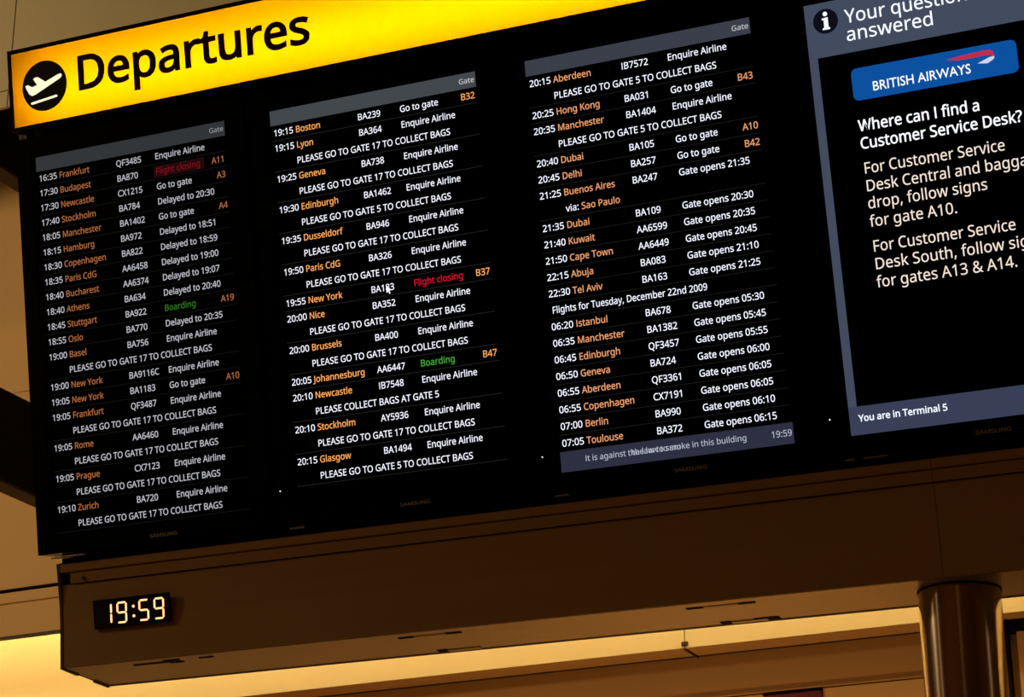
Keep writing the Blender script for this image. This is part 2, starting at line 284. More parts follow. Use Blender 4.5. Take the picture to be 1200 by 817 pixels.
# ------------------------------------------------------------------ lettering (outlines in 1/1000, cap height 480 / 682)
GL = {"N":{"A":[429,[[[0,0],[187,482],[242,482],[428,0],[366,0],[308,148],[118,148],[61,0]],[[138,202],[290,202],[236,347],[230,367],[221,396],[214,419],[203,378],[193,347]]]],"B":[437,[[[65,0],[65,480],[202,480],[257,477],[303,468],[338,453],[373,417],[384,361],[378,322],[361,290],[332,268],[293,255],[348,234],[369,218],[386,197],[397,170],[400,136],[389,79],[356,36],[322,16],[282,4],[234,0]],[[126,275],[214,275],[266,280],[299,295],[316,320],[322,354],[315,388],[294,411],[258,424],[205,428],[126,428]],[[126,51],[222,51],[276,57],[311,76],[330,105],[336,141],[329,175],[310,202],[274,219],[218,225],[126,225]]]],"C":[424,[[[261,-7],[215,-3],[174,7],[139,24],[96,60],[65,109],[52,149],[44,192],[41,240],[44,287],[53,330],[67,368],[100,418],[146,455],[183,472],[225,483],[271,486],[320,483],[364,474],[404,458],[379,407],[330,425],[271,433],[223,427],[182,410],[149,381],[124,343],[110,296],[105,240],[109,184],[123,137],[146,98],[178,69],[219,52],[270,46],[330,52],[385,65],[385,13],[329,-2]]]],"D":[490,[[[65,0],[65,480],[213,480],[259,477],[301,468],[338,453],[385,419],[420,374],[436,336],[446,293],[449,244],[442,170],[420,109],[383,61],[333,27],[272,7],[199,0]],[[126,52],[191,52],[299,73],[364,136],[385,242],[380,301],[364,348],[338,383],[302,408],[258,423],[204,428],[126,428]]]],"E":[373,[[[65,0],[65,480],[333,480],[333,426],[126,426],[126,277],[321,277],[321,224],[126,224],[126,53],[333,53],[333,0]]]],"F":[349,[[[65,0],[65,480],[333,480],[333,426],[126,426],[126,257],[320,257],[320,203],[126,203],[126,0]]]],"G":[489,[[[271,-7],[224,-3],[182,7],[145,23],[100,59],[67,108],[53,148],[44,191],[41,240],[44,288],[54,331],[71,370],[93,404],[121,433],[155,456],[195,473],[240,483],[289,486],[366,479],[433,458],[410,406],[352,425],[286,433],[233,427],[188,410],[152,381],[125,343],[109,296],[104,240],[109,186],[123,139],[146,100],[181,70],[226,52],[285,46],[338,49],[379,57],[379,199],[273,199],[273,253],[439,253],[439,18],[361,-1]]]],"H":[498,[[[65,0],[65,480],[126,480],[126,277],[371,277],[371,480],[432,480],[432,0],[371,0],[371,224],[126,224],[126,0]]]],"I":[200,[[[70,0],[70,480],[131,480],[131,0]]]],"J":[183,[[[-3,-128],[-31,-125],[-52,-119],[-52,-68],[-30,-73],[-4,-75],[28,-68],[52,-44],[62,3],[62,480],[122,480],[122,7],[114,-53],[88,-95],[48,-119]]]],"K":[416,[[[65,0],[65,480],[126,480],[126,243],[167,289],[208,334],[338,480],[408,480],[218,271],[416,0],[345,0],[175,229],[126,186],[126,0]]]],"L":[352,[[[65,0],[65,480],[126,480],[126,54],[335,54],[335,0]]]],"M":[609,[[[65,0],[65,480],[154,480],[302,87],[455,480],[544,480],[544,0],[484,0],[484,295],[486,364],[489,420],[326,0],[277,0],[119,420],[120,364],[121,291],[121,0]]]],"N":[510,[[[65,0],[65,480],[135,480],[391,83],[392,115],[390,162],[389,209],[389,480],[445,480],[445,0],[375,0],[118,398],[119,340],[121,268],[121,0]]]],"O":[525,[[[263,-7],[216,-3],[174,7],[139,24],[96,61],[65,111],[52,150],[44,193],[41,241],[44,288],[52,331],[65,370],[96,419],[139,456],[174,473],[216,483],[263,487],[309,484],[349,473],[384,456],[427,420],[458,370],[472,331],[481,288],[484,240],[481,193],[472,150],[458,110],[427,61],[384,24],[349,7],[308,-3]],[[263,46],[312,51],[352,69],[382,98],[403,137],[416,184],[420,240],[416,297],[403,344],[382,382],[352,411],[313,428],[263,434],[214,428],[174,411],[143,382],[122,344],[109,297],[105,240],[109,184],[122,137],[143,98],[173,69],[213,51]]]],"P":[406,[[[65,0],[65,480],[192,480],[249,475],[295,463],[329,443],[361,398],[372,338],[368,300],[354,264],[330,233],[294,208],[245,192],[181,187],[126,187],[126,0]],[[126,238],[174,238],[234,244],[276,261],[301,290],[310,336],[302,376],[280,405],[242,422],[187,428],[126,428]]]],"Q":[525,[[[372,-114],[279,-6],[270,-7],[263,-7],[216,-3],[174,7],[139,24],[96,61],[65,111],[52,150],[44,193],[41,241],[44,288],[52,331],[65,370],[96,419],[139,456],[174,473],[216,483],[263,487],[309,484],[349,473],[384,456],[427,420],[458,370],[472,331],[481,288],[484,240],[480,185],[468,135],[448,91],[421,54],[386,25],[344,5],[459,-114]],[[263,46],[312,51],[352,69],[382,98],[403,137],[416,184],[420,240],[416,297],[403,344],[382,382],[352,411],[313,428],[263,434],[214,428],[174,411],[143,382],[122,344],[109,297],[105,240],[109,184],[122,137],[143,98],[173,69],[213,51]]]],"R":[418,[[[65,0],[65,480],[197,480],[252,476],[296,464],[329,446],[361,403],[372,343],[369,308],[358,279],[342,256],[322,239],[276,215],[408,0],[337,0],[221,198],[126,198],[126,0]],[[126,249],[197,249],[248,255],[283,272],[303,301],[310,340],[303,381],[281,407],[245,422],[194,427],[126,427]]]],"S":[369,[[[166,-7],[91,-1],[34,16],[34,74],[94,54],[169,46],[216,51],[249,66],[270,91],[277,123],[267,163],[232,192],[164,222],[110,246],[72,276],[48,314],[40,364],[45,400],[60,429],[83,454],[114,471],[151,483],[193,486],[266,479],[326,459],[307,408],[253,426],[192,433],[153,428],[124,414],[107,392],[101,363],[111,323],[144,294],[206,267],[278,233],[303,214],[322,191],[333,163],[337,128],[326,72],[291,29],[256,9],[215,-3]]]],"T":[373,[[[156,0],[156,426],[7,426],[7,480],[366,480],[366,426],[217,426],[217,0]]]],"U":[491,[[[243,-7],[188,-1],[143,15],[107,42],[81,78],[66,121],[60,171],[60,480],[121,480],[121,169],[129,117],[152,78],[191,54],[246,46],[303,54],[341,80],[363,120],[370,169],[370,480],[430,480],[430,169],[425,122],[410,80],[384,44],[348,16],[301,-1]]]],"V":[403,[[[171,0],[0,480],[63,480],[171,172],[189,117],[201,67],[214,117],[232,173],[339,480],[403,480],[232,0]]]],"W":[625,[[[135,0],[8,480],[71,480],[146,187],[160,127],[169,73],[179,130],[194,190],[279,480],[341,480],[429,188],[445,127],[455,73],[465,127],[479,187],[553,480],[616,480],[488,0],[427,0],[334,314],[323,353],[314,388],[310,409],[303,372],[287,312],[196,0]]]],"X":[394,[[[3,0],[162,250],[13,480],[80,480],[197,291],[316,480],[379,480],[231,251],[391,0],[322,0],[195,208],[66,0]]]],"Y":[380,[[[160,0],[160,183],[0,480],[66,480],[190,244],[315,480],[380,480],[220,186],[220,0]]]],"Z":[384,[[[26,0],[26,46],[278,426],[34,426],[34,480],[351,480],[351,434],[99,54],[358,54],[358,0]]]],"a":[377,[[[144,-7],[100,0],[63,19],[39,52],[31,100],[41,148],[73,183],[106,200],[150,210],[203,215],[265,217],[265,238],[260,277],[245,301],[222,314],[190,318],[136,310],[89,291],[71,335],[126,357],[193,366],[251,359],[291,337],[314,300],[322,245],[322,0],[279,0],[268,51],[241,25],[216,7],[185,-3]],[[158,41],[200,47],[234,66],[256,98],[264,144],[264,176],[211,174],[154,167],[118,152],[98,130],[92,99],[97,73],[110,55],[132,44]]]],"b":[413,[[[228,-7],[189,-3],[158,9],[134,26],[116,46],[99,0],[57,0],[57,510],[116,510],[116,386],[115,344],[113,312],[134,333],[158,351],[189,362],[228,366],[288,354],[335,319],[358,283],[372,237],[376,180],[372,123],[358,77],[335,40],[288,5]],[[219,42],[261,51],[291,78],[309,121],[315,181],[304,256],[272,302],[218,317],[169,309],[138,284],[122,242],[116,182],[122,121],[138,78],[169,51]]]],"c":[322,[[[201,-7],[156,-2],[117,13],[83,38],[58,73],[42,120],[37,178],[42,238],[59,286],[85,322],[119,347],[160,362],[206,367],[259,361],[300,347],[282,298],[244,310],[204,315],[145,300],[110,254],[98,179],[105,121],[124,79],[156,53],[201,44],[253,50],[294,65],[294,13],[254,-2]]]],"d":[413,[[[185,-7],[124,5],[77,40],[55,76],[41,123],[37,179],[41,236],[55,283],[78,319],[125,355],[185,367],[223,363],[254,351],[297,314],[299,339],[297,367],[297,510],[356,510],[356,0],[308,0],[300,48],[278,27],[254,9],[223,-3]],[[194,42],[243,50],[274,74],[292,113],[298,168],[298,179],[292,238],[275,282],[244,309],[193,318],[152,308],[122,280],[104,235],[98,178],[104,121],[122,78],[152,51]]]],"e":[379,[[[210,-7],[162,-2],[120,14],[85,40],[59,76],[42,122],[37,177],[42,232],[57,279],[81,316],[112,344],[151,361],[196,367],[239,362],[276,347],[305,322],[327,290],[340,250],[345,204],[345,169],[98,169],[107,115],[129,76],[165,52],[213,44],[274,50],[328,69],[328,17],[274,-1]],[[99,216],[283,216],[277,257],[262,290],[234,311],[195,318],[158,312],[129,291],[109,259]]]],"f":[231,[[[73,0],[73,314],[10,314],[10,342],[73,362],[73,383],[81,443],[104,483],[141,506],[190,514],[229,510],[260,502],[244,455],[220,462],[191,465],[165,460],[147,446],[136,420],[132,383],[132,360],[223,360],[223,314],[132,314],[132,0]]]],"g":[413,[[[195,-161],[145,-159],[102,-151],[65,-138],[65,-84],[103,-100],[148,-109],[198,-112],[240,-105],[271,-85],[291,-53],[298,-11],[300,48],[268,17],[231,-1],[185,-7],[123,6],[76,42],[54,79],[41,125],[37,179],[41,233],[54,278],[76,316],[123,354],[185,367],[219,363],[249,353],[275,336],[298,312],[309,360],[356,360],[356,-6],[352,-53],[338,-92],[317,-122],[286,-144],[245,-157]],[[194,42],[241,49],[273,71],[292,109],[298,165],[298,179],[292,243],[273,285],[240,309],[193,317],[153,308],[123,281],[104,237],[98,179],[104,120],[123,77],[153,50]]]],"h":[415,[[[57,0],[57,510],[116,510],[116,361],[113,310],[137,334],[164,352],[195,362],[229,366],[287,358],[328,335],[352,294],[361,234],[361,0],[302,0],[302,230],[282,295],[222,317],[171,309],[139,283],[122,242],[116,186],[116,0]]]],"i":[173,[[[87,420],[62,429],[55,441],[52,457],[55,474],[62,486],[87,495],[111,486],[119,474],[122,457],[119,441],[111,429]],[[57,0],[57,360],[116,360],[116,0]]]],"j":[173,[[[87,420],[62,429],[55,441],[52,457],[55,474],[62,486],[87,495],[111,486],[119,474],[122,457],[119,441],[111,429]],[[15,-161],[-15,-159],[-37,-153],[-37,-105],[-16,-110],[7,-112],[27,-109],[43,-100],[54,-83],[57,-56],[57,360],[116,360],[116,-54],[110,-99],[92,-133],[61,-154]]]],"k":[359,[[[57,0],[57,510],[116,510],[116,244],[115,216],[113,185],[128,201],[144,221],[158,238],[273,360],[343,360],[197,206],[353,0],[281,0],[156,168],[116,132],[116,0]]]],"l":[173,[[[57,0],[57,510],[116,510],[116,0]]]],"m":[628,[[[57,0],[57,360],[105,360],[113,311],[137,336],[162,353],[192,363],[223,367],[273,360],[310,340],[333,306],[358,333],[386,352],[418,363],[452,367],[505,359],[543,335],[566,295],[574,234],[574,0],[515,0],[515,232],[497,296],[442,317],[397,309],[367,287],[350,250],[345,199],[345,0],[286,0],[286,232],[268,296],[212,317],[166,309],[137,283],[121,242],[116,187],[116,0]]]],"n":[415,[[[57,0],[57,360],[105,360],[113,311],[138,336],[165,353],[197,363],[230,367],[287,359],[328,335],[352,295],[361,234],[361,0],[302,0],[302,230],[282,295],[222,317],[171,309],[139,283],[122,242],[116,187],[116,0]]]],"o":[406,[[[202,-7],[157,-1],[117,15],[84,42],[58,79],[42,125],[37,181],[42,236],[57,282],[82,318],[116,345],[156,361],[204,367],[250,361],[290,345],[324,318],[349,282],[365,236],[370,181],[365,126],[350,79],[325,42],[291,15],[250,-1]],[[203,42],[251,52],[283,80],[303,123],[309,181],[303,238],[283,281],[251,308],[203,317],[155,308],[123,281],[104,238],[98,181],[104,123],[123,80],[156,52]]]],"p":[413,[[[57,-161],[57,360],[105,360],[113,311],[135,333],[158,351],[189,363],[228,367],[288,355],[335,320],[358,284],[372,238],[376,181],[372,124],[358,78],[335,41],[288,5],[228,-7],[190,-3],[159,9],[116,46],[115,17],[116,-13],[116,-161]],[[219,42],[249,47],[273,60],[291,82],[305,110],[315,181],[309,237],[291,280],[261,308],[218,317],[171,309],[140,286],[123,247],[116,192],[116,181],[122,122],[138,78],[169,51]]]],"q":[413,[[[297,-161],[297,-7],[298,21],[300,48],[278,27],[254,9],[222,-3],[183,-7],[124,5],[78,40],[55,76],[41,123],[37,179],[42,236],[55,283],[78,319],[126,355],[185,367],[224,363],[255,351],[279,333],[298,311],[309,360],[356,360],[356,-161]],[[195,42],[242,50],[274,73],[291,112],[298,167],[298,179],[292,239],[275,282],[243,309],[193,318],[151,308],[122,280],[104,235],[98,178],[104,121],[122,78],[152,51]]]],"r":[277,[[[57,0],[57,360],[105,360],[112,294],[135,322],[160,345],[190,361],[225,367],[247,366],[267,363],[260,308],[241,312],[221,313],[194,309],[169,298],[147,280],[131,256],[120,226],[116,192],[116,0]]]],"s":[322,[[[148,-7],[83,-1],[35,16],[35,70],[87,50],[149,41],[188,45],[214,55],[229,72],[234,94],[227,118],[200,140],[146,164],[86,191],[48,223],[38,244],[34,271],[44,312],[72,342],[115,360],[169,367],[231,360],[284,343],[264,296],[216,312],[165,318],[133,315],[110,307],[95,293],[91,275],[99,249],[129,229],[183,206],[242,180],[279,147],[288,126],[291,99],[282,53],[253,20],[207,0]]]],"t":[242,[[[167,-7],[115,3],[94,16],[77,37],[65,66],[62,105],[62,314],[11,314],[11,343],[62,366],[86,443],[121,443],[121,360],[225,360],[225,314],[121,314],[121,106],[125,77],[137,57],[155,46],[177,42],[205,44],[228,49],[228,4],[201,-4]]]],"u":[415,[[[184,-7],[127,1],[86,25],[61,65],[53,124],[53,360],[113,360],[113,128],[133,64],[193,42],[243,51],[276,76],[293,117],[299,173],[299,360],[358,360],[358,0],[310,0],[301,48],[277,23],[250,6],[218,-3]]]],"v":[341,[[[136,0],[0,360],[63,360],[140,148],[151,115],[162,80],[169,52],[179,81],[190,116],[201,148],[278,360],[341,360],[204,0]]]],"w":[528,[[[106,1],[7,361],[69,361],[118,169],[132,110],[142,61],[151,89],[159,125],[169,158],[232,361],[297,361],[359,158],[373,108],[383,62],[395,108],[410,169],[460,361],[520,361],[420,1],[351,1],[289,203],[274,258],[265,299],[253,258],[238,203],[173,1]]]],"x":[355,[[[12,0],[142,184],[18,360],[85,360],[178,224],[270,360],[336,360],[212,184],[343,0],[276,0],[178,144],[79,0]]]],"y":[343,[[[56,-161],[28,-160],[7,-156],[7,-109],[25,-111],[47,-113],[75,-108],[97,-95],[114,-75],[127,-49],[146,-1],[1,360],[64,360],[142,155],[160,104],[172,57],[187,101],[206,156],[279,360],[343,360],[187,-50],[166,-96],[139,-131],[103,-154]]]],"z":[316,[[[26,0],[26,39],[220,314],[38,314],[38,360],[285,360],[285,316],[94,46],[289,46],[289,0]]]],"0":[384,[[[191,-7],[142,1],[102,22],[72,59],[50,108],[37,169],[33,240],[35,290],[40,334],[49,373],[69,422],[99,458],[140,480],[191,487],[241,480],[281,458],[312,422],[334,373],[347,313],[351,240],[349,191],[344,147],[335,108],[314,59],[284,23],[243,1]],[[191,44],[237,56],[268,92],[281,130],[289,180],[291,240],[289,300],[281,349],[268,388],[237,424],[191,437],[145,424],[115,388],[102,349],[95,300],[92,240],[95,180],[102,131],[115,93],[145,56]]]],"1":[384,[[[181,0],[181,335],[181,381],[183,418],[164,400],[142,381],[91,339],[60,379],[189,480],[238,480],[238,0]]]],"2":[384,[[[32,0],[32,49],[158,176],[219,240],[257,296],[266,324],[269,355],[263,390],[246,415],[219,431],[185,436],[152,433],[123,424],[69,390],[38,430],[102,470],[141,482],[185,486],[245,478],[291,452],[320,412],[330,359],[326,322],[314,288],[271,224],[207,155],[107,56],[349,54],[349,0]]]],"3":[384,[[[162,-7],[92,-1],[30,19],[30,75],[95,51],[163,43],[218,49],[256,68],[277,98],[284,138],[275,176],[249,202],[206,217],[150,222],[103,222],[103,273],[150,273],[202,279],[240,298],[263,326],[271,363],[265,394],[247,417],[219,432],[183,437],[147,434],[117,425],[62,396],[33,437],[96,471],[137,483],[183,486],[248,478],[294,453],[322,415],[331,367],[324,324],[304,290],[273,267],[232,253],[282,237],[318,214],[339,179],[346,136],[341,97],[326,62],[302,33],[266,11],[220,-2]]]],"4":[384,[[[244,0],[244,109],[14,109],[14,159],[240,482],[301,482],[301,162],[371,162],[371,109],[301,109],[301,0]],[[72,162],[244,162],[244,313],[245,372],[247,419],[231,392],[216,367]]]],"5":[384,[[[167,-7],[97,0],[42,19],[42,75],[101,52],[167,44],[215,50],[253,69],[277,101],[285,147],[278,189],[257,219],[219,238],[165,244],[122,241],[83,234],[54,253],[72,480],[312,480],[312,426],[122,426],[111,287],[142,291],[185,294],[231,290],[270,278],[302,257],[335,213],[346,153],[341,107],[325,68],[299,36],[263,12],[219,-2]]]],"6":[384,[[[200,-7],[157,-1],[118,16],[84,45],[59,86],[47,120],[39,160],[37,205],[46,307],[59,354],[79,397],[108,434],[146,462],[195,480],[257,486],[288,485],[316,480],[316,430],[288,436],[258,438],[215,434],[181,422],[153,404],[132,380],[117,351],[106,318],[96,244],[119,266],[143,284],[174,296],[214,300],[270,291],[314,262],[343,216],[353,154],[348,108],[334,69],[311,36],[263,4]],[[199,43],[238,50],[268,70],[288,105],[294,154],[288,195],[271,227],[242,247],[201,254],[172,251],[146,241],[126,226],[110,208],[100,187],[97,166],[108,108],[122,82],[142,61],[168,48]]]],"7":[384,[[[91,0],[288,426],[30,426],[30,480],[351,480],[351,434],[156,0]]]],"8":[384,[[[193,-7],[146,-3],[106,8],[75,27],[43,68],[33,122],[36,153],[47,179],[83,221],[132,251],[100,273],[73,299],[54,332],[48,372],[53,406],[67,434],[89,456],[118,473],[153,483],[191,486],[249,479],[295,457],[325,421],[335,371],[332,344],[323,321],[289,283],[244,254],[298,222],[336,181],[347,155],[351,124],[340,70],[308,29],[258,2]],[[194,277],[253,312],[271,337],[277,369],[271,399],[253,421],[226,434],[191,439],[157,434],[130,421],[112,399],[106,369],[109,347],[118,328],[150,299]],[[192,40],[235,46],[267,63],[286,90],[293,124],[286,156],[265,182],[233,203],[192,222],[181,226],[142,206],[114,183],[96,155],[91,122],[97,90],[116,63],[147,46]]]],"9":[384,[[[129,-7],[98,-5],[69,0],[69,50],[128,42],[171,46],[205,57],[233,75],[254,99],[269,128],[280,161],[289,235],[267,214],[243,196],[211,183],[171,179],[115,189],[72,217],[43,263],[34,324],[38,371],[53,411],[76,443],[106,467],[143,481],[187,486],[230,480],[269,463],[302,434],[328,393],[340,359],[347,320],[349,275],[340,173],[327,125],[307,82],[279,46],[240,17],[191,-1]],[[184,226],[214,229],[240,239],[261,254],[276,272],[286,292],[289,314],[278,371],[264,397],[244,418],[218,432],[187,437],[149,430],[119,409],[99,374],[92,325],[98,284],[115,252],[143,232]]]],":":[180,[[[89,278],[60,289],[51,303],[48,324],[51,345],[60,359],[89,369],[119,359],[129,345],[132,324],[129,303],[119,289]],[[89,-9],[60,1],[51,15],[48,36],[51,57],[60,71],[89,81],[119,71],[129,57],[132,36],[129,15],[119,1]]]],".":[180,[[[89,-9],[60,1],[51,15],[48,36],[51,57],[60,71],[89,81],[119,71],[129,57],[132,36],[129,15],[119,1]]]],",":[180,[[[28,-87],[47,-3],[61,78],[124,78],[129,71],[104,-8],[71,-87]]]],"?":[291,[[[94,135],[94,153],[99,197],[117,232],[150,267],[191,304],[212,333],[218,367],[212,396],[197,417],[171,430],[136,435],[78,426],[29,406],[8,453],[67,477],[140,486],[197,478],[239,455],[265,417],[274,369],[264,317],[237,278],[195,240],[161,208],[145,180],[141,146],[141,135]],[[120,-9],[104,-7],[90,1],[82,15],[79,36],[82,57],[90,71],[120,81],[149,71],[158,57],[161,36],[158,15],[149,1]]]],"&":[492,[[[187,-7],[125,2],[77,28],[46,69],[36,125],[43,172],[63,208],[96,238],[139,266],[99,318],[85,348],[81,382],[89,426],[114,459],[153,480],[204,487],[252,480],[289,460],[313,427],[320,383],[314,344],[293,312],[262,283],[224,258],[354,133],[382,181],[401,240],[461,240],[434,160],[415,125],[392,95],[490,0],[410,0],[352,56],[319,31],[281,11],[238,-2]],[[188,293],[245,336],[258,358],[262,383],[258,405],[246,423],[227,435],[202,439],[177,435],[156,424],[143,406],[138,383],[142,360],[151,338]],[[189,46],[229,49],[263,60],[314,93],[175,229],[118,185],[103,160],[97,127],[104,94],[122,68],[151,51]]]]," ":[260,[]]},"G":{"B":[563,[[[75,0],[309,0],[446,29],[520,97],[543,182],[523,265],[467,326],[379,360],[438,397],[472,445],[483,508],[461,591],[393,656],[273,682],[75,682]],[[173,594],[263,594],[334,581],[371,546],[382,499],[366,438],[318,402],[238,390],[173,390]],[[173,302],[291,302],[376,288],[426,251],[442,196],[430,145],[385,105],[296,88],[173,88]]]],"R":[604,[[[77,682],[77,0],[175,0],[175,296],[216,296],[265,287],[321,243],[397,140],[487,0],[604,0],[511,135],[462,213],[414,276],[359,324],[421,363],[460,419],[473,491],[446,593],[368,659],[249,682]],[[175,598],[238,598],[315,586],[358,550],[372,495],[361,441],[320,400],[238,384],[175,384]]]],"I":[250,[[[174,682],[76,682],[76,0],[174,0]]]],"T":[604,[[[587,682],[17,682],[17,594],[253,594],[253,0],[351,0],[351,594],[587,594]]]],"S":[458,[[[399,643],[350,670],[299,686],[247,691],[138,668],[66,606],[40,509],[116,368],[259,275],[335,165],[323,126],[287,93],[224,79],[159,90],[98,124],[44,178],[44,54],[102,19],[165,-2],[235,-9],[333,15],[401,80],[426,176],[350,333],[207,422],[131,522],[145,564],[183,593],[239,603],[288,597],[342,575],[399,532]]]],"H":[729,[[[653,682],[555,682],[555,385],[173,385],[173,682],[75,682],[75,0],[173,0],[173,297],[555,297],[555,0],[653,0]]]],"A":[667,[[[362,686],[293,686],[0,0],[100,0],[186,201],[476,201],[567,0],[667,0]],[[326,536],[436,289],[224,289]]]],"W":[1042,[[[1041,682],[944,682],[758,212],[568,682],[475,682],[286,212],[98,682],[0,682],[276,-6],[295,-6],[521,552],[745,-6],[764,-6]]]],"Y":[604,[[[301,447],[118,682],[0,682],[253,361],[253,0],[351,0],[351,360],[604,682],[486,682]]]]," ":[260,[]]}}
GL['N'][' '] = [172, []]
CAP = {'N': 480.0, 'G': 682.0}
_cache = {}


def grow(poly, w):
    if not w:
        return poly
    n = len(poly)
    out = []
    for i in range(n):
        x0, y0 = poly[i - 1]
        x1, y1 = poly[i]
        x2, y2 = poly[(i + 1) % n]
        ax, ay = x1 - x0, y1 - y0
        bx, by = x2 - x1, y2 - y1
        la, lb = math.hypot(ax, ay) or 1, math.hypot(bx, by) or 1
        n1 = (-ay / la, ax / la)
        n2 = (-by / lb, bx / lb)
        mx, my = n1[0] + n2[0], n1[1] + n2[1]
        l2 = mx * mx + my * my
        k = 2 * w / max(l2, 0.9)
        out.append((x1 + mx * k, y1 + my * k))
    return out


def glyph(font, ch, w):
    key = (font, ch, w)
    if key in _cache:
        return _cache[key]
    polys = GL[font][ch][1]
    if not polys:
        _cache[key] = ([], [])
        return _cache[key]
    cu = bpy.data.curves.new('outline', 'CURVE')
    cu.dimensions = '2D'
    cu.fill_mode = 'FRONT'
    for p in polys:
        p = grow(p, w)
        s = cu.splines.new('POLY')
        s.points.add(len(p) - 1)
        for i, (x, y) in enumerate(p):
            s.points[i].co = (x / 1000.0, y / 1000.0, 0, 1)
        s.use_cyclic_u = True
    o = bpy.data.objects.new('outline', cu)
    me = o.to_mesh()
    res = ([(v.co.x, v.co.y) for v in me.vertices], [tuple(f.vertices) for f in me.polygons])
    o.to_mesh_clear()
    bpy.data.objects.remove(o)
    bpy.data.curves.remove(cu)
    _cache[key] = res
    return res


def text_width(s, cap, font='N', xs=1.0, track=0.0):
    k = cap / CAP[font]
    return sum((GL[font][c][0] + track) for c in s) * k * xs


def put_text(bm, s, x, z, cap, mi=0, y=0.0, font='N', xs=1.0, w=0.0, align='L', slant=0.0, track=0.0, fit=None):
    """letters as filled faces in the x-z plane facing -y; w emboldens (1/1000 em)"""
    if fit:
        xs = fit / text_width(s, cap, font, 1.0, track)
    k = cap / CAP[font]
    if align == 'R':
        x -= text_width(s, cap, font, xs, track)
    elif align == 'C':
        x -= text_width(s, cap, font, xs, track) / 2
    for c in s:
        vs, fs = glyph(font, c, w)
        bv = [bm.verts.new((x + vx * 1000 * k * xs + vy * 1000 * k * slant, y, z + vy * 1000 * k)) for vx, vy in vs]
        for f in fs:
            try:
                nf = bm.faces.new([bv[i] for i in f])
                nf.material_index = mi
            except ValueError:
                pass
        x += (GL[font][c][0] + track) * k * xs
    return x


def flat(bm, pts, y, mi=0):
    f = bm.faces.new([bm.verts.new((x, y, z)) for x, z in pts])
    f.material_index = mi


def text_obj(name, bm, mats, parent):
    """flat lettering: all faces turned to the front"""
    bm.normal_update()
    for f in bm.faces:
        if f.normal.y > 0:
            f.normal_flip()
    me = bpy.data.meshes.new(name)
    bm.to_mesh(me)
    bm.free()
    for m in (mats if isinstance(mats, (list, tuple)) else [mats]):
        me.materials.append(m)
    o = bpy.data.objects.new(name, me)
    C.objects.link(o)
    o.parent = parent
    return o


# ------------------------------------------------------------------ the leaning board plane and the hall behind it
TILT = R(13)
O = Vector((0, 0, 3.77003))
cT, sT = math.cos(TILT), math.sin(TILT)


def B(X, Y, Z=0.0):
    """point of the leaning board: X right, Y down, Z away from the viewer"""
    return Vector((X, sT * Y + cT * Z, -cT * Y + sT * Z)) + O


BROT = (TILT, 0, 0)
HROT = (0, 0, R(-3))      # the hall behind is turned three degrees


def H(u, v, z):
    return Vector((math.cos(R(3)) * u + math.sin(R(3)) * v, -math.sin(R(3)) * u + math.cos(R(3)) * v, z))


def hall(name, bm, mats):
    o = obj(name, bm, mats)
    o.rotation_euler = HROT
    return o


# ---- setting
fl = struct(obj('floor', box(-12, 12, -12, 10, -0.1, 0.0), M_floor))
ce = struct(obj('ceiling', box(-12, 12, -12, 10, 9.0, 9.1), M_ceil))

struct(obj('wall_left', box(-12.1, -12, -12, 10, 0, 9), M_wall))
struct(obj('wall_right', box(12, 12.1, -12, 10, 0, 9), M_wall))
struct(obj('wall_front', box(-12, 12, -12.1, -12, 0, 9), M_wall))

# back wall: lower brown panel with a ledge line, then the pale fascia that the cove light washes
bm = bmesh.new()
add_box(bm, -7, 6, 3.14, 3.34, 3.386, 3.56)
add_box(bm, -7, 6, 3.128, 3.34, 3.386, 3.3905)
struct(hall('trim_1', bm, M_brown))
struct(hall('wall_back', box(-7, 6, 3.14, 3.34, 0.0, 3.382), M_wall))
struct(hall('trim_2', box(-7, -0.792, 3.0, 3.139, 3.5485, 5.0), M_cream))
struct(hall('trim_3', box(-0.788, 6, 3.0, 3.139, 3.5485, 5.0), M_cream))

struct(hall('shadow_line_trim', box(-7, 6, 3.128, 3.139, 3.545, 3.5484), M_dark))  # dark strip in place of the shadow line where underside meets wall
struct(hall('shade_cap_trim', box(-7, 6, 3.002, 3.127, 3.547, 3.5484), M_brown))  # brown sheet puts the underside's shade into its colour
# bulkhead on the left: panels above a dark reveal, lower trim with a small lip
bm = bmesh.new()
add_box(bm, -7, 6, 2.6, 2.68, 4.8505, 7.2)
add_box(bm, -7, 6, 2.6, 2.68, 3.994, 4.8465)
add_box(bm, -7, 6, 2.605, 2.68, 4.84, 4.86)
struct(hall('wall_bulkhead', bm, M_wall))
struct(hall('trim_4', box(-7, 6, 2.62, 2.68, 3.96, 4.01), M_slot))
bm = bmesh.new()
add_box(bm, -7, 6, 2.6, 2.63, 3.796, 3.976)
add_box(bm, -7, 6, 2.588, 2.63, 3.931, 3.976, bevel=0.004)
struct(hall('trim_5', bm, M_wall))
struct(hall('trim_6', box(-7, 6, 2.599, 2.632, 3.790, 3.797), M_dark))
# roof of the cove, so its light stays inside
struct(hall('trim_7', box(-7, 6, 2.68, 3.0, 4.45, 4.5), M_cream))

# upper panels in front, with seams
bm = bmesh.new()
for u0, u1 in ((-7.0, -2.968), (-2.962, 6.0)):
    add_box(bm, u0, u1, 1.6, 1.616, 5.664, 8.9)
    add_box(bm, u0, u1, 1.6, 1.616, 5.59, 5.658)
add_box(bm, -7, 6, 1.613, 1.62, 5.61, 8.9)
struct(hall('wall_upper', bm, M_upper))
struct(hall('trim_8', box(-7, 6, 1.62, 2.6, 7.2, 7.25), M_backing))

